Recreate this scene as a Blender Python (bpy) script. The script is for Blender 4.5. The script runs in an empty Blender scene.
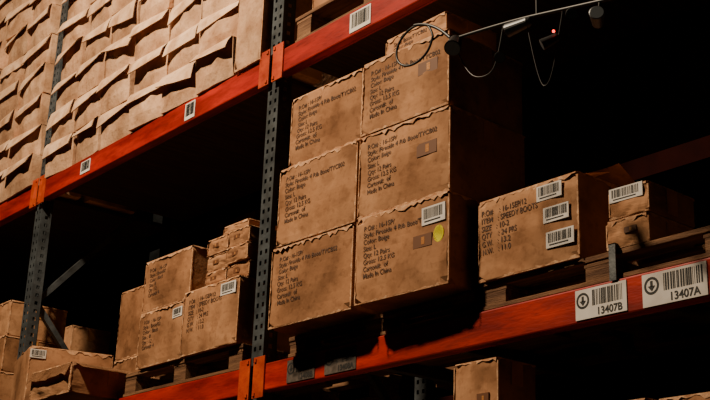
import bpy, bmesh, math, random
from mathutils import Vector, Matrix, noise
random.seed(7)
H=1.5   # camera height above the floor
col=bpy.context.scene.collection

# ------------------------------------------------------------ materials
def newmat(name):
    m=bpy.data.materials.new(name); m.use_nodes=True
    nt=m.node_tree; b=nt.nodes['Principled BSDF']; return m,nt,b
def noisy(name,c1,c2,scale=6,rough=.85,bump=.15,metal=0,detail=6,stretch=(1,1,1),lo=.35,hi=.7,spec=.3,grime=0.0):
    m,nt,b=newmat(name)
    tc=nt.nodes.new('ShaderNodeTexCoord'); mp=nt.nodes.new('ShaderNodeMapping')
    mp.inputs['Scale'].default_value=stretch
    oi=nt.nodes.new('ShaderNodeObjectInfo')
    va=nt.nodes.new('ShaderNodeVectorMath'); va.operation='SCALE'; va.inputs[0].default_value=(13,7,19)
    nt.links.new(oi.outputs['Random'],va.inputs['Scale'])
    ad=nt.nodes.new('ShaderNodeVectorMath'); ad.operation='ADD'
    nz=nt.nodes.new('ShaderNodeTexNoise'); nz.inputs['Scale'].default_value=scale; nz.inputs['Detail'].default_value=detail
    cr=nt.nodes.new('ShaderNodeValToRGB')
    cr.color_ramp.elements[0].position=lo; cr.color_ramp.elements[1].position=hi
    cr.color_ramp.elements[0].color=(*c1,1); cr.color_ramp.elements[1].color=(*c2,1)
    nt.links.new(tc.outputs['Object'],mp.inputs[0]); nt.links.new(mp.outputs[0],ad.inputs[0]); nt.links.new(va.outputs[0],ad.inputs[1])
    nt.links.new(ad.outputs[0],nz.inputs[0])
    nt.links.new(nz.outputs[0],cr.inputs[0]); out=cr.outputs[0]
    if grime:
        for sc,lo2,hi2,k in ((2.6,.40,.58,grime),(9,.36,.52,grime*.7),(38,.30,.46,grime*.6)):
            n3=nt.nodes.new('ShaderNodeTexNoise'); n3.inputs['Scale'].default_value=sc; n3.inputs['Detail'].default_value=5
            nt.links.new(ad.outputs[0],n3.inputs[0])
            r3=nt.nodes.new('ShaderNodeValToRGB'); r3.color_ramp.elements[0].position=lo2; r3.color_ramp.elements[1].position=hi2
            g=1-k; r3.color_ramp.elements[0].color=(g,g*.96,g*.92,1); r3.color_ramp.elements[1].color=(1,1,1,1)
            nt.links.new(n3.outputs[0],r3.inputs[0])
            mx=nt.nodes.new('ShaderNodeMix'); mx.data_type='RGBA'; mx.blend_type='MULTIPLY'; mx.inputs[0].default_value=1
            nt.links.new(out,mx.inputs[6]); nt.links.new(r3.outputs[0],mx.inputs[7]); out=mx.outputs[2]
    nt.links.new(out,b.inputs['Base Color'])
    n2=nt.nodes.new('ShaderNodeTexNoise'); n2.inputs['Scale'].default_value=scale*8
    nt.links.new(ad.outputs[0],n2.inputs[0])
    bp=nt.nodes.new('ShaderNodeBump'); bp.inputs['Strength'].default_value=bump; bp.inputs['Distance'].default_value=.01
    nt.links.new(n2.outputs[0],bp.inputs['Height']); nt.links.new(bp.outputs[0],b.inputs['Normal'])
    b.inputs['Roughness'].default_value=rough; b.inputs['Metallic'].default_value=metal
    b.inputs['Specular IOR Level'].default_value=spec
    return m
def flat(name,c,rough=.6,metal=0,emit=None):
    m,nt,b=newmat(name); b.inputs['Base Color'].default_value=(*c,1)
    b.inputs['Roughness'].default_value=rough; b.inputs['Metallic'].default_value=metal
    if emit: b.inputs['Emission Color'].default_value=(*c,1); b.inputs['Emission Strength'].default_value=emit
    return m
CARD=[noisy('cardboard_a',(.40,.19,.088),(.51,.26,.13),4,grime=.38,spec=.15),
      noisy('cardboard_b',(.35,.163,.075),(.46,.228,.11),5,grime=.42,spec=.15),
      noisy('cardboard_c',(.45,.22,.105),(.58,.31,.16),4,grime=.36,spec=.15)]
CARDUP=noisy('cardboard_upper_lit',(.52,.28,.155),(.76,.47,.29),7,bump=.3,grime=.34)  # upper cartons: stronger light painted in as a brighter cardboard colour
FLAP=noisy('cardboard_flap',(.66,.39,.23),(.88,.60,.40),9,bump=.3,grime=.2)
EDGE=noisy('torn_edge',(.42,.19,.085),(.74,.44,.25),30,bump=.3)
TAPE=noisy('packing_tape',(.42,.17,.05),(.56,.26,.09),20,rough=.35,spec=.5)
PATCH=flat('brown_sticker',(.14,.052,.018),.6)
INK=flat('printed_ink',(.075,.034,.017),.8)
WHITE=noisy('label_paper',(.62,.56,.50),(.80,.75,.70),12,bump=.02)
SHADED=noisy('shaded_label_paper',(.06,.045,.035),(.14,.11,.09),30,bump=.02)  # label paper darkened: shade under the centre load put into its colour
BLACK=flat('label_ink',(.012,.012,.012),.7)
YELLOW=flat('yellow_sticker',(.95,.85,.01),.5)
RED=noisy('beam_red_paint',(.33,.010,.004),(.54,.024,.006),5,rough=.5,bump=.1,stretch=(.6,3,3),spec=.3,grime=.4)
RUST=noisy('beam_orange_plate',(.45,.045,.012),(.66,.09,.02),14,rough=.5,grime=.3)
STEEL=noisy('upright_steel_paint',(.050,.058,.064),(.11,.125,.135),10,rough=.5,metal=.2,grime=.3)
GALV=noisy('galvanised_steel',(.10,.105,.11),(.20,.21,.21),14,rough=.5,metal=.5)
WOOD=noisy('pallet_wood',(.09,.040,.018),(.26,.13,.062),6,stretch=(.6,8,8),bump=.4)
WOOD2=noisy('deck_wood',(.04,.02,.01),(.08,.04,.02),6,stretch=(8,.6,8),bump=.4)
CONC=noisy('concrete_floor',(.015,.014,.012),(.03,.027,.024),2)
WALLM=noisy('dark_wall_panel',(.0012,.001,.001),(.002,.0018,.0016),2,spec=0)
DARKM=flat('black_plastic',(.008,.008,.009),.45)
SILV=flat('lamp_housing_metal',(.12,.125,.13),.4,.8)
LED=flat('red_led',(1,.03,.02),.4,emit=5)
GLASS=flat('lamp_lens',(.3,.33,.36),.15,.6)
REDD=noisy('rear_beam_shaded_red',(.012,.002,.0015),(.02,.003,.002),5,spec=.05)  # beam red taken near black, so the rear shade is in the colour

# ------------------------------------------------------------ mesh helpers
def add_box(bm,x0,x1,y0,y1,z0,z1,mi=0,mat=None):
    vs=[bm.verts.new(p) for p in [(x0,y0,z0),(x1,y0,z0),(x1,y1,z0),(x0,y1,z0),(x0,y0,z1),(x1,y0,z1),(x1,y1,z1),(x0,y1,z1)]]
    if mat:
        for v in vs: v.co=mat@v.co
    for f in [(0,3,2,1),(4,5,6,7),(0,1,5,4),(1,2,6,5),(2,3,7,6),(3,0,4,7)]:
        fc=bm.faces.new([vs[i] for i in f]); fc.material_index=mi
    return vs
def finish(bm,name,mats,parent=None,loc=(0,0,0),bevel=0,smooth=False,rotz=0):
    me=bpy.data.meshes.new(name); bm.normal_update(); bm.to_mesh(me); bm.free()
    for m in mats: me.materials.append(m)
    if smooth:
        for p in me.polygons: p.use_smooth=True
    o=bpy.data.objects.new(name,me); col.objects.link(o); o.location=loc; o.rotation_euler[2]=rotz
    if parent: o.parent=parent
    if bevel:
        b=o.modifiers.new('bevel','BEVEL'); b.width=bevel; b.segments=2; b.limit_method='ANGLE'
    return o
def empty(name,loc=(0,0,0)):
    e=bpy.data.objects.new(name,None); col.objects.link(e); e.location=loc; return e
def text_obj(body,size,loc,parent,mat=INK,name='printed_text',bold=0.0,sx=1,spacing=1.0,surf=None):
    cu=bpy.data.curves.new('t','FONT'); cu.body=body; cu.size=size; cu.space_line=spacing; cu.offset=bold
    t=bpy.data.objects.new('t',cu); col.objects.link(t)
    bpy.context.view_layer.update()
    me=bpy.data.meshes.new_from_object(t.evaluated_get(bpy.context.evaluated_depsgraph_get()))
    bpy.data.objects.remove(t)
    me.materials.clear(); me.materials.append(mat)
    for v in me.vertices:
        x=v.co.x*sx+loc[0]; z=v.co.y+loc[2]
        v.co=(x,(surf(x,z) if surf else 0)+loc[1],z)
    o=bpy.data.objects.new(name,me); col.objects.link(o)
    o.parent=parent; return o
def barcode(parent,x,z,w,h,y=-.004,name='barcode_label',tilt=0,lines=True):
    bm=bmesh.new()
    add_box(bm,-w/2,w/2,-.001,.002,-h/2,h/2,0)
    xx=-w*.42
    while xx<w*.40:
        bw=random.choice([.008,.014,.022,.03])*w
        add_box(bm,xx,xx+bw,-.0018,-.0012,-h*.18,h*.40,1)
        xx+=bw+random.choice([.012,.02,.03])*w
    if lines:
        add_box(bm,-w*.38,w*.3,-.0018,-.0012,-h*.36,-h*.28,1)
    o=finish(bm,name,[WHITE,BLACK],parent,(x,y,z)); o.rotation_euler[1]=tilt
    return o

def ragged(bm,p0,p1,down,inward,hmin,hmax,wtop,n,normal,off=.0015,mi=0):
    p0=Vector(p0);p1=Vector(p1);down=Vector(down);inward=Vector(inward);normal=Vector(normal)
    rows=[]
    for i in range(n+1):
        t=i/n; p=p0.lerp(p1,t)
        h=hmin+(hmax-hmin)*(random.random()**1.8)
        up=-down
        a=p+inward*(wtop*(.6+.8*random.random()))+up*off
        b=p+up*off+normal*off
        c=p+down*h+normal*(off*(1+random.random()*2))
        rows.append([bm.verts.new(q) for q in (a,b,c)])
    for i in range(n):
        for k in range(2):
            f=bm.faces.new([rows[i][k],rows[i][k+1],rows[i+1][k+1],rows[i+1][k]]); f.material_index=mi

LINES="P.O# : 16-1SP/\nStyle: Fireside 4 Rib Boot/TYCB02\nColor: Beige\nSize: L\nQty: 12 Pairs\nGross: 12.5 KG\nCarton#:  of\nMade In China"
LINES2="P.O#    : 16-15EP/12\nITEM   : SPEEDY BOOTS\nSIZE   : 10-2\nQTY    : 24 PRS\nG.W.   : 13.2\nN.W.   : 11.0"
cnt=[0]
def carton(name,x0,x1,z0,z1,y=3.2,d=.4,yaw=0,text=None,tsize=.029,tsx=1.0,tsp=.98,labels=(),patch=None,mat=None,edge=1.0,bulge=.009,tx=.05,tz=.035,tape=True,loc=None):
    cnt[0]+=1; sd=cnt[0]*7.3
    w=x1-x0; h=z1-z0-.003
    def disp(X,Zv):
        x=max(-.5,min(.5,X/w)); z=max(-.5,min(.5,Zv/h-.5))
        fx=1-(2*x)**2; fz=1-(2*z)**2
        nn=noise.noise(Vector((x*2.2+sd,-1.1,z*2.2)))
        n2=noise.noise(Vector((x*5+sd,3.1,z*4)))
        return nn*bulge - bulge*.6*fx*fz + max(0,n2)*bulge*.8
    bm=bmesh.new()
    n=11
    bmesh.ops.create_cube(bm,size=1)
    bmesh.ops.subdivide_edges(bm,edges=bm.edges[:],cuts=n,use_grid_fill=True)
    cr=[random.uniform(.003,.020) for _ in range(4)]
    for v in bm.verts:
        x,yy,z=v.co
        q=Vector((x*w,(yy+.5)*d,(z+.5)*h))
        fx=1-(2*x)**2; fz=1-(2*z)**2; fy=1-(2*yy)**2
        nn=noise.noise(Vector((x*2.2+sd,yy*2.2,z*2.2)))
        if yy<-.49: q.y+= disp(q.x,q.z)
        if abs(x)>.49: q.x+= math.copysign(1,x)*(-abs(nn)*bulge*.7)
        if z>.49: q.z-= abs(nn)*bulge*1.2*(fx*fy+.3)
        if yy<-.49 and abs(x)>.49 and abs(z)>.49:
            k=cr[(x>0)+2*(z>0)]; q.y+=k; q.x-=math.copysign(k*.7,x)
            if z>0: q.z-=k*.5
        v.co=q
    o=finish(bm,name,[mat or random.choice(CARD)],None,((x0+x1)/2,y,z0+H) if loc is None else (*loc,z0+H),bevel=.004,rotz=yaw)
    if tape:
        b=bmesh.new()
        N=max(8,int(w/.018))
        ragged(b,(-w/2+.008,0,h),(w/2-.008,0,h),(0,0,-1),(0,1,0),.002*edge,.020*edge,.02,N,(0,-1,0))
        ragged(b,(-w/2,0,0),(w/2,0,0),(0,0,1),(0,1,0),.002*edge,.010*edge,.0,N,(0,-1,0),off=.001)
        ragged(b,(w/2,0,.01),(w/2,0,h-.01),(-1,0,0),(0,1,0),.002*edge,.007*edge,.006,N,(0,-1,0),off=.001)
        ragged(b,(-w/2,0,h-.01),(-w/2,0,.01),(1,0,0),(0,1,0),.002*edge,.007*edge,.003,N,(0,-1,0),off=.001)
        ragged(b,(w/2,0,h),(w/2,d,h),(0,0,-1),(-1,0,0),.003*edge,.014*edge,.02,N,(1,0,0))
        finish(b,'torn_edges',[EDGE],o)
        b=bmesh.new()
        add_box(b,-w/2-.001,w/2+.0015,d/2-.03,d/2+.03,h-.002,h+.001)
        add_box(b,w/2-.001,w/2+.0015,d/2-.03,d/2+.03,h-.09,h)
        finish(b,'packing_tape',[TAPE],o)
        b=bmesh.new()
        add_box(b,-w/2+.004,w/2-.004,.002,d/2-.003,h-.001,h+.0012)
        finish(b,'top_flap',[o.data.materials[0]],o)
    if text:
        text_obj(text,tsize,(-w/2+tx,-.0020,h-tz-tsize),o,sx=tsx,bold=.0004,spacing=tsp,surf=disp)
    for (lx,lz,lw,lh) in labels:
        X=lx*w-w/2;Zq=lz*h
        barcode(o,X,Zq,lw,lh,y=min(disp(X+a*lw/2,Zq+b*lh/2) for a in (-1,0,1) for b in (-1,0,1))-.0012,tilt=random.uniform(-.04,.04))
    if patch:
        b=bmesh.new(); px,pz,pw,ph=patch
        X=px*w-w/2; yq=min(disp(X,pz*h),disp(X+pw,pz*h+ph),disp(X+pw/2,pz*h+ph/2))
        add_box(b,X,X+pw,yq-.001,.002,pz*h,pz*h+ph)
        add_box(b,X+pw*.45,X+pw*.62,yq-.0016,.002,pz*h+ph*.2,pz*h+ph*.8,1)
        finish(b,'brown_sticker',[PATCH,TAPE],o)
    o['front']=disp(.205,.215)
    return o

def pallet(name,x0,x1,z0,z1,y=3.2,d=1.0,yaw=0):
    w=x1-x0; h=z1-z0; t=.02
    bm=bmesh.new()
    ns=7; bw=.09 if d>.7 else .055
    for i in range(ns):
        yy=i*(d-bw)/(ns-1); j=random.uniform(-.008,.008)
        add_box(bm,-w/2+j,w/2+j,yy,yy+bw,h-t,h-.001)
    for yy in (0,d/2-.05,d-.1):
        add_box(bm,-w/2,w/2,yy,yy+.1,0,.016)
    for xx in (-w/2,-.06,w/2-.12):
        add_box(bm,xx,xx+.12,.005,d-.005,h-t-.018,h-t)
        for yy in (.006,d/2-.06,d-.12):
            add_box(bm,xx+.005,xx+.115,yy,yy+.11,.016,h-t-.018)
    return finish(bm,name,[WOOD],None,((x0+x1)/2,y,z0+H),bevel=.002,rotz=yaw)

# ------------------------------------------------------------ room shell
def slab(name,x0,x1,y0,y1,z0,z1,m):
    bm=bmesh.new(); add_box(bm,x0,x1,y0,y1,z0,z1); return finish(bm,name,[m])
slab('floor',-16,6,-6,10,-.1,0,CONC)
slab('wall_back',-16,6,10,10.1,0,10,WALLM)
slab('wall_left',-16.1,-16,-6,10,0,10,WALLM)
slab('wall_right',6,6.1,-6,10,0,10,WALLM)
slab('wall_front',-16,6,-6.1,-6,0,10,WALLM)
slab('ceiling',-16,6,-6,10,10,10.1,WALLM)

# ------------------------------------------------------------ rack
YF=3.2; YR=4.3
POSTS=[-9.9,-7.28,-4.67,-1.98]
rack=empty('pallet_rack')
def post(xc,yf,name,facing=1,ztop=6.4):
    bm=bmesh.new(); W=.046; D=.075; y0=yf+.006
    for a,b in ((-W,-.030),(-.012,.012),(.030,W)):
        add_box(bm,xc+a,xc+b,y0,y0+.003,0,ztop)
    z=0
    while z<ztop:
        add_box(bm,xc-.030,xc-.012,y0,y0+.003,z,z+.030)
        add_box(bm,xc+.012,xc+.030,y0,y0+.003,z,z+.030)
        for s in (-1,1):
            xs=xc+s*W
            add_box(bm,min(xs,xs-s*.003),max(xs,xs-s*.003),y0+.028,y0+.05,z+.012,z+.042)
        z+=.052
    for s in (-1,1):
        xs=xc+s*W; a,b=min(xs,xs-s*.003),max(xs,xs-s*.003)
        add_box(bm,a,b,y0+.003,y0+.028,0,ztop); add_box(bm,a,b,y0+.05,y0+D,0,ztop)
        xi=xc+s*.022
        add_box(bm,min(xs,xi),max(xs,xi),y0+D-.003,y0+D,0,ztop)
    add_box(bm,xc-.075,xc+.075,y0-.03,y0+D+.03,0,.008)
    return finish(bm,name,[STEEL],rack)
for i,x in enumerate(POSTS):
    post(x,YF,'upright_front_%d'%(i+1)); post(x,YR-.08,'upright_rear_%d'%(i+1))
    bm=bmesh.new()
    def brace(p,q,r=.018):
        p=Vector(p);q=Vector(q);dv=q-p;L=dv.length
        m=Matrix.Translation(p)@dv.to_track_quat('Z','Y').to_matrix().to_4x4()
        add_box(bm,-r,r,-r,r,0,L,0,m)
    ya=YF+.06; yb=YR-.07
    zz=.15; k=0
    brace((x,ya,.15),(x,yb,.15)); brace((x,ya,6.2),(x,yb,6.2))
    while zz+1.1<6.3:
        if k%2==1: brace((x,ya,zz),(x,yb,zz+1.1))
        else: brace((x,yb,zz),(x,ya,zz+1.1))
        zz+=1.1;k+=1
    finish(bm,'frame_bracing_%d'%(i+1),[STEEL],rack)
LEV=[('a',-.55,-.42),('b',1.035,1.16),('c',2.615,2.745)]
for (nm,za,zb) in LEV:
    for j in range(len(POSTS)-1):
        xa=POSTS[j]+.048; xb=POSTS[j+1]-.048
        for (yy,tag) in ((YF-.012,'front'),(YR-.03,'rear')):
            bm=bmesh.new()
            add_box(bm,xa,xb,yy,yy+.045,za+H,zb+H)
            if tag=='front':
                add_box(bm,xa,xb,yy+.045,yy+.06,za+H,zb+H-.035)
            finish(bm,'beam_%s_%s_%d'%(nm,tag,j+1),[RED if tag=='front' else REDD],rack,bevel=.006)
    for j,xp in enumerate(POSTS):
        yy=YF-.017
        bm=bmesh.new()
        for s in (-1,1):
            a=xp+s*.014; b=xp+s*.10
            add_box(bm,min(a,b),max(a,b),yy-.004,yy+.004,za+H-.03,zb+H+.035)
            for zq in (za+H-.012,zb+H+.018):
                add_box(bm,xp+s*.03-.008,xp+s*.03+.008,yy-.010,yy-.004,zq-.008,zq+.008)
        finish(bm,'beam_connector_%s_%d'%(nm,j+1),[RUST],rack,bevel=.001)
bm=bmesh.new()
for x in (-9.2,-8.4,-6.9,-5.9,-5.2,-4.1,-3.6,-2.58,-2.2):
    add_box(bm,x-.022,x+.022,YF+.035,YR-.03,1.16+H-.045,1.16+H-.002)
finish(bm,'support_bars',[GALV],rack)
bm=bmesh.new()
x=-2.565
add_box(bm,x-.014,x+.014,YF-.021,YF-.016,1.155+H,1.285+H)
add_box(bm,x-.014,x-.010,YF-.016,YF-.001,1.165+H,1.285+H)
add_box(bm,x-.014,x+.014,YF-.021,YF-.001,1.281+H,1.285+H)
finish(bm,'pallet_stop_bracket',[GALV],rack)
for nm2,zt in (('deck_boards_c',2.745),('deck_boards_a',-.42)):
    bm=bmesh.new()
    for j in range(3):
        x=POSTS[j]+.06
        while x+.14<POSTS[j+1]-.05:
            add_box(bm,x,x+.1485,YF+.04,YR-.035,zt+H-.028,zt+H-.003)
            x+=.15
    finish(bm,nm2,[WOOD2],rack)

def loc_label(name,x0,x1,z0,z1,num,y=YF-.0145,arrow=True,paper=None):
    w=x1-x0;h=z1-z0
    e=empty(name,(x0,y,z0+H)); e.parent=rack
    bm=bmesh.new(); add_box(bm,0,w,-.001,.001,0,h,0)
    if arrow:
        c=Vector((w*.15,-.0016,h*.62)); R=h*.27
        ring=[]
        N=24
        for i in range(N):
            a=2*math.pi*i/N
            ring.append((bm.verts.new(c+Vector((R*math.cos(a),0,R*math.sin(a)))),bm.verts.new(c+Vector((R*.72*math.cos(a),0,R*.72*math.sin(a))))))
        for i in range(N):
            j=(i+1)%N
            f=bm.faces.new([ring[i][0],ring[j][0],ring[j][1],ring[i][1]]); f.material_index=1
        add_box(bm,c.x-R*.16,c.x+R*.16,-.002,-.0014,c.z-R*.1,c.z+R*.55,1)
        vs=[bm.verts.new((c.x+R*dx,-.002,c.z+R*dz)) for dx,dz in ((-.5,-.02),(.5,-.02),(0,-.62))]
        f=bm.faces.new(vs); f.material_index=1
    xx=w*(.34 if arrow else .1)
    while xx<w*.93:
        bw=random.choice([.006,.01,.018,.024])*w
        add_box(bm,xx,xx+bw,-.0018,-.0012,h*(.40 if num else .2),h*.92,1); xx+=bw+random.choice([.008,.014,.022])*w
    finish(bm,'label_plate',[paper or WHITE,BLACK],e)
    if num: text_obj(num,h*.34,(w*.42,-.002,h*.07),e,mat=BLACK,name='location_number',bold=.0008)
loc_label('beam_label',-2.735,-2.515,1.045,1.15,'13407B')
loc_label('beam_label',-2.45,-2.20,1.04,1.15,'13407A')
loc_label('beam_label',-6.69,-6.57,2.64,2.72,None,arrow=False)
loc_label('beam_label',-5.48,-5.38,2.63,2.73,None,arrow=False)
loc_label('beam_label',-4.05,-3.90,2.63,2.73,None,arrow=False)
loc_label('beam_label',-4.40,-4.20,1.045,1.145,'13408B',paper=SHADED)
loc_label('beam_label',-4.13,-3.92,1.045,1.145,'13408A',paper=SHADED)

# ------------------------------------------------------------ centre load (overhangs the beam)
K=3.06/3.2
zt=1.165+.092
pallet('wooden_pallet',-4.42,-3.25,1.164,zt,y=3.2)
yL=math.radians(1.5); yR=math.radians(3)
PT=dict(text=LINES,edge=1.2)
s1=zt+.002
carton('shipping_carton',-4.575*K,-3.995*K,s1,1.70*K,yaw=yL,y=3.06,d=.45,mat=CARD[1],**PT)
carton('shipping_carton',-4.54*K,-3.98*K,1.70*K+.003,2.085*K,yaw=yL,d=.45,y=3.055,mat=CARD[0],**PT)
carton('shipping_carton',-4.49*K,-3.97*K,2.085*K+.003,2.44*K,yaw=yL,d=.45,y=3.065,mat=CARD[0],**PT)
b1=carton('shipping_carton',-3.945*K,-3.40*K,s1,1.70*K,yaw=yR,d=.45,y=3.06,mat=CARD[0],labels=[(.84,.80,.125,.072)],patch=(.64,.46,.10,.05),**PT)
bm=bmesh.new()
N=32; cvs=[bm.verts.new((.027*math.cos(2*math.pi*i/N),0,.034*math.sin(2*math.pi*i/N))) for i in range(N)]
bm.faces.new(cvs); bmesh.ops.solidify(bm,geom=bm.faces[:],thickness=.001)
finish(bm,'yellow_round_sticker',[YELLOW],b1,(.208,b1['front']-.004,.205))
carton('shipping_carton',-3.95*K,-3.405*K,1.70*K+.003,2.08*K,yaw=yR,d=.45,y=3.065,mat=CARD[2],patch=(.66,.50,.11,.055),**PT)
carton('shipping_carton',-3.94*K,-3.41*K,2.08*K+.003,2.43*K,yaw=yR,d=.45,y=3.06,mat=CARD[0],patch=(.66,.52,.11,.055),**PT)
carton('shipping_carton',-3.92*K,-3.52*K,2.43*K+.003,2.585*K,y=3.30*K,d=.3,mat=CARD[2],text="Style: Boot/TYCB02\nColor: Beige\nSize: L",tsize=.026,tz=.02)

# ------------------------------------------------------------ right load
pallet('wooden_pallet',-3.20,-2.10,1.164,1.268,y=3.2)
bb=carton('shipping_carton',-3.205,-2.71,1.27,1.59,y=3.185,d=.42,mat=CARD[2],text=LINES2,tsize=.031,tx=.02,tz=.03,tsx=.9,
       labels=[(.74,.86,.12,.058),(.80,.58,.12,.058),(.83,.28,.13,.06)],edge=1.3,bulge=.010)
def flapquad(bm,p,q,out,n=8,amp=.01,mi=0,th=.004):
    p=Vector(p);q=Vector(q);out=Vector(out); a=[];b=[]
    for i in range(n+1):
        t=i/n; base=p.lerp(q,t)
        a.append(bm.verts.new(base)); b.append(bm.verts.new(base+out*(1+random.uniform(-.1,.1))+Vector((0,0,random.uniform(-amp,amp)))))
    fs=[]
    for i in range(n):
        f=bm.faces.new([a[i],a[i+1],b[i+1],b[i]]); f.material_index=mi; fs.append(f)
    return fs
bm=bmesh.new()
f=flapquad(bm,(-.245,.03,.318),(.245,.03,.318),(0,.17,.05),amp=.004)
f+=flapquad(bm,(.245,.41,.318),(-.245,.41,.318),(0,-.17,.09),amp=.004)
bmesh.ops.solidify(bm,geom=f,thickness=.004)
finish(bm,'lifted_flaps',[CARD[1]],bb)
carton('small_carton',-2.60,-2.425,1.27,1.372,y=3.2,d=.26,mat=CARD[2],yaw=.03,patch=(.45,.45,.05,.02))
carton('small_carton',-2.585,-2.42,1.375,1.482,y=3.2,d=.26,mat=CARD[0],yaw=.02,labels=[(.45,.80,.14,.05)])

# ------------------------------------------------------------ left load on the same level
pallet('wooden_pallet',-5.90,-4.79,1.164,1.288,y=3.2)
TS="P.O#  : 16-1SP\nStyle : Boot/02\nColor : Black\nSize : 8\nQty : 12\nCarton#: 4"
carton('shipping_carton',-5.75,-5.31,1.29,1.59,y=3.18,d=.4,mat=CARD[0],text=TS,tsize=.028,labels=[(.88,.82,.09,.05)])
carton('shipping_carton',-5.74,-5.27,1.593,1.875,y=3.18,d=.4,mat=CARD[1],text=TS,tsize=.028)
carton('shipping_carton',-5.30,-4.80,1.29,1.62,y=3.17,d=.45,mat=CARD[0],text=LINES2,tsize=.030,labels=[(.83,.85,.13,.06)])
for r in range(3):
    for c in range(2):
        xx=-5.17+c*.20+random.uniform(-.006,.006)
        carton('small_carton',xx,xx+.185,1.623+r*.085,1.705+r*.085,y=3.19+random.uniform(0,.03),d=.3,mat=random.choice(CARD),edge=.6,patch=(.3,.4,.05,.02))
carton('small_carton',-5.10,-4.88,1.880,1.945,y=3.25,d=.3,mat=CARD[2],edge=.6)
carton('shipping_carton',-7.02,-6.52,1.163,1.60,y=3.72,d=.4,mat=CARD[1])
carton('shipping_carton',-7.00,-6.55,1.603,2.05,y=3.72,d=.4,mat=CARD[1])

# far-left load
a75=math.radians(75)
carton('shipping_carton',-.24,.24,1.163,1.51,d=.5,yaw=a75,loc=(-6.58+.24*math.cos(a75),2.95+.24*math.sin(a75)),mat=CARD[0],labels=[(.10,.88,.09,.05)],edge=1.3)
fb=carton('shipping_carton',-6.44,-5.97,1.163,1.325,y=2.92,d=.5,mat=CARD[2],edge=1.6,bulge=.012)
bm=bmesh.new()
f=flapquad(bm,(-.23,0,.162),(.23,0,.162),(0,-.03,-.07),amp=.006)
f+=flapquad(bm,(.23,.02,.162),(.23,.48,.162),(.09,0,-.03),amp=.006)
bmesh.ops.solidify(bm,geom=f,thickness=.004)
finish(bm,'open_flaps',[CARD[2]],fb)
carton('small_carton',-8.02,-7.76,1.163,1.60,y=3.78,d=.3,mat=CARD[1])
carton('small_carton',-8.00,-7.78,1.603,1.98,y=3.78,d=.3,mat=CARD[2])
pallet('wooden_pallet',-8.7,-7.42,1.164,1.288,y=3.2,d=.5)
for r in range(3):
    carton('small_carton',-7.78,-7.49,1.29+r*.235,1.522+r*.235,y=3.17+.01*r,d=.4,mat=CARD[r%3])
    carton('shipping_carton',-8.3,-7.80,1.29+r*.22,1.507+r*.22,y=3.17,d=.4,mat=CARD[(r+1)%3])

# ------------------------------------------------------------ upper level: mass of flapped cartons
def mass(name,x0,x1,ncol,tiers,th,yb=3.17,rows=2):
    bm=bmesh.new()
    cw=(x1-x0)/ncol
    for r in range(rows):
        for c in range(ncol):
            lean=random.uniform(-.01,.01)
            for t in range(tiers):
                w=cw-.012; h=th-.004
                cx=x0+cw*(c+.5)+random.uniform(-.006,.006)+lean*t*.3
                yy=yb+r*.42+random.uniform(-.015,.02)
                zz=2.748+H+t*th
                m=Matrix.Translation((cx,yy,zz))@Matrix.Rotation(random.uniform(-.09,.09),4,'Z')@Matrix.Rotation(random.uniform(-.02,.02),4,'Y')
                pin=random.uniform(.0,.02)
                cols=6; rowsz=[0,.3,.65,1]
                gb=[]
                for zi in rowsz:
                    gr=[]
                    for i in range(cols+1):
                        u=i/cols
                        yq=pin*(1-zi)-.018*math.sin(math.pi*zi)*math.sin(math.pi*u)+random.uniform(-.004,.004)
                        gr.append(bm.verts.new(m@Vector((-w/2+u*w,yq,zi*h))))
                    gb.append(gr)
                for a in range(3):
                    for i in range(cols):
                        bm.faces.new([gb[a][i],gb[a][i+1],gb[a+1][i+1],gb[a+1][i]])
                bk4=[bm.verts.new(m@Vector(p)) for p in ((-w/2,.38,0),(w/2,.38,0),(w/2,.38,h),(-w/2,.38,h))]
                bm.faces.new([bk4[1],bk4[0],bk4[3],bk4[2]])
                bm.faces.new([*gb[3],bk4[2],bk4[3]])
                bm.faces.new([*gb[0][::-1],bk4[0],bk4[1]])
                bm.faces.new([g[-1] for g in gb][::-1]+[bk4[1],bk4[2]])
                bm.faces.new([g[0] for g in gb]+[bk4[3],bk4[0]])
                if r==0:
                    n=6; prev=None
                    sag=random.uniform(.8,1.15); L=h*random.uniform(.28,.50); outd=random.uniform(.018,.048); sk=random.uniform(-.06,.06)
                    for i in range(n+1):
                        u=i/n; xx=(-w/2+.004)+u*(w-.008)
                        wav=random.uniform(-.006,.006)
                        pts=[(xx,.03,h+.002),(xx,-.006,h+.001),(xx,-outd*.6-.006,h-L*.42+wav),(xx,-outd-.006+wav,h-L*sag+sk*(u-.5)+wav)]
                        cur=[bm.verts.new(m@Vector(p)) for p in pts]
                        bk=[bm.verts.new(m@(Vector(p)+Vector((0,.004,-.003)))) for p in pts]
                        if prev:
                            for k in range(3):
                                f=bm.faces.new([prev[0][k],prev[0][k+1],cur[k+1],cur[k]]); f.material_index=1
                                f=bm.faces.new([prev[1][k],bk[k],bk[k+1],prev[1][k+1]]); f.material_index=0
                            f=bm.faces.new([prev[0][3],prev[1][3],bk[3],cur[3]]); f.material_index=2
                        prev=(cur,bk)
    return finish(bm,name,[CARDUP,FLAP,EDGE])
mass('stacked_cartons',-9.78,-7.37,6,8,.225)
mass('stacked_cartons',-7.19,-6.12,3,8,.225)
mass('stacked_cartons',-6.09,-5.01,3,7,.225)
carton('shipping_carton',-4.985,-4.755,2.748,3.42,y=3.17,d=.4,mat=CARDUP,edge=1.3,bulge=.012)
pallet('wooden_pallet',-4.5,-3.35,2.747,2.89,y=3.2)
for i in range(2):
    carton('shipping_carton',-4.45+i*.55,-3.93+i*.55,2.892,3.25,y=3.26,d=.4)

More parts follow.
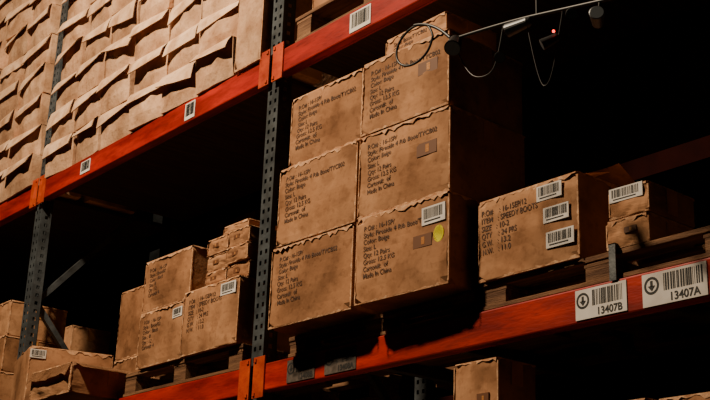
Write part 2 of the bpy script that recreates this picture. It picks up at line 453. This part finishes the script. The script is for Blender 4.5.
# ------------------------------------------------------------ level below
for i,(xa,xb,top,yy) in enumerate([(-3.36,-3.13,.985,3.21),(-3.08,-2.82,.78,3.3),(-2.79,-2.5,.765,3.25),(-2.46,-2.15,.755,3.25),(-4.4,-3.9,.6,3.3),(-3.88,-3.4,.62,3.3)]):
    z0=-.418; n=4; hh=(top-z0)/n
    for k in range(n):
        carton('shipping_carton',xa,xb,z0+k*hh,z0+(k+1)*hh,y=yy,d=.4 if i else .2,patch=(.55,.5,.06,.05) if k==n-1 else None,tape=(k==n-1))

# ------------------------------------------------------------ rack row behind (faintly lit; beam shade also put into the colour)
rack2=empty('pallet_rack')
bm=bmesh.new()
for z in (1.16,2.745):
    add_box(bm,-13,-1,5.6,5.65,z+H-.13,z+H)
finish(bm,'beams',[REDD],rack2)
bm=bmesh.new()
for x in (-12,-9.2,-6.4,-3.6,-1):
    for yy in (5.65,6.7): add_box(bm,x-.045,x+.045,yy,yy+.075,0,6.2)
    for zz in (1.16,2.745): add_box(bm,x-.02,x+.02,5.7,6.7,zz+H-.1,zz+H-.05)
finish(bm,'uprights',[STEEL],rack2)
for (xa,xb,z0,z1) in ((-9.0,-8.4,2.75,3.2),(-8.38,-7.8,2.75,3.25),(-9.0,-8.4,3.203,3.6),(-11.38,-10.8,1.17,1.7)):
    carton('shipping_carton',xa,xb,z0,z1,y=5.66,d=.5,mat=CARD[1],tape=False)

# ------------------------------------------------------------ hanging light rig in the aisle
rig=empty('hanging_light_rig')
def tube(name,pts,r,m,cyc=False):
    cu=bpy.data.curves.new(name,'CURVE'); cu.dimensions='3D'; cu.bevel_depth=r; cu.bevel_resolution=3
    sp=cu.splines.new('NURBS'); sp.points.add(len(pts)-1)
    for p,q in zip(sp.points,pts): p.co=(*q,1)
    sp.use_endpoint_u=True; sp.order_u=3; sp.use_cyclic_u=cyc
    o=bpy.data.objects.new(name,cu); col.objects.link(o); cu.materials.append(m); o.parent=rig; return o
def lamp(name,c,dirv,L=.08,r=.025,body=SILV):
    bm=bmesh.new()
    segs=[(0,.55),(.1,.8),(.3,.85),(.75,1.0),(.98,1.08),(1.0,.95)]
    N=20; rings=[]
    for t,k in segs:
        rings.append([bm.verts.new((r*k*math.cos(2*math.pi*i/N),r*k*math.sin(2*math.pi*i/N),t*L)) for i in range(N)])
    for a,b in zip(rings,rings[1:]):
        for i in range(N): bm.faces.new([a[i],a[(i+1)%N],b[(i+1)%N],b[i]])
    bm.faces.new(rings[0][::-1]); f=bm.faces.new(rings[-1]); f.material_index=1
    o=finish(bm,name,[body,GLASS],rig,c,smooth=False)
    o.rotation_euler=Vector(dirv).to_track_quat('Z','Y').to_euler(); return o
YQ=2.7
def P(x,z,dy=0): return (x,YQ+dy,z+H)
tube('main_bar',[P(-2.86,1.99),P(-2.6,1.96),P(-2.3,1.90),P(-1.9,1.82)],.006,DARKM)
tube('drop_rod_1',[P(-2.45,1.93),P(-2.45,3.2),P(-2.45,8.49)],.005,DARKM)
tube('drop_rod_2',[P(-2.05,1.85),P(-2.05,3.2),P(-2.05,8.49)],.005,DARKM)
ring=[]
for i in range(13):
    a=2*math.pi*i/13
    ring.append(P(-3.05+.10*math.cos(a),2.04+.078*math.sin(a)))
tube('ring_handle',ring,.0045,DARKM,True)
tube('arm',[P(-3.05,2.12),P(-2.95,2.10),P(-2.86,2.0)],.006,DARKM)
lamp('spot_lamp_1',P(-2.83,1.98),(.3,-.5,-.7),.07,.028,DARKM)
lamp('spot_lamp_2',P(-2.48,1.92),(-1,-.2,-.1),.09,.022)
lamp('spot_lamp_3',P(-2.62,1.84),(.7,-.7,-.5),.06,.018,DARKM)
lamp('spot_lamp_4',P(-2.36,1.82),(-.6,-.5,-.4),.06,.018,DARKM)
lamp('spot_lamp_5',P(-2.20,1.80),(.6,-.8,.1),.07,.022)
lamp('spot_lamp_6',P(-2.30,1.87),(.6,-.8,-.4),.06,.018,DARKM)
tube('cable_1',[P(-2.84,1.98),P(-2.78,1.82),P(-2.66,1.78),P(-2.62,1.86),P(-2.6,1.96)],.0025,DARKM)
tube('cable_2',[P(-2.5,1.94),P(-2.45,1.68),P(-2.4,1.66),P(-2.36,1.82),P(-2.34,1.91)],.0015,DARKM)
tube('cable_3',[P(-2.2,1.82),P(-2.19,1.88)],.004,DARKM)
bm=bmesh.new(); bmesh.ops.create_icosphere(bm,subdivisions=2,radius=.005)
finish(bm,'status_led',[LED],rig,P(-2.354,1.825,-.03))

# ------------------------------------------------------------ lights
def area(name,loc,target,size,power,c):
    l=bpy.data.lights.new(name,'AREA'); l.energy=power; l.size=size; l.color=c
    o=bpy.data.objects.new(name,l); col.objects.link(o); o.location=loc
    o.rotation_euler=(Vector(target)-Vector(loc)).to_track_quat('-Z','Y').to_euler(); return o
area('high_bay_light',(-4.9,-.3,7.4),(-4.9,3.2,3.6),.3,560,(1,.79,.55))
w=bpy.data.worlds.new('dark'); bpy.context.scene.world=w; w.use_nodes=True
w.node_tree.nodes['Background'].inputs[0].default_value=(.5,.3,.17,1); w.node_tree.nodes['Background'].inputs[1].default_value=.001

# ------------------------------------------------------------ camera
cam=bpy.data.cameras.new('camera'); co=bpy.data.objects.new('camera',cam); col.objects.link(co)
R=Matrix(((.63533,.23623,.73522),(.77148,-.23647,-.59068),(.03432,.94248,-.33248)))
co.matrix_world=Matrix.Translation((0,0,H))@R.to_4x4()
cam.sensor_width=36; cam.lens=36*1240/710
bpy.context.scene.camera=co
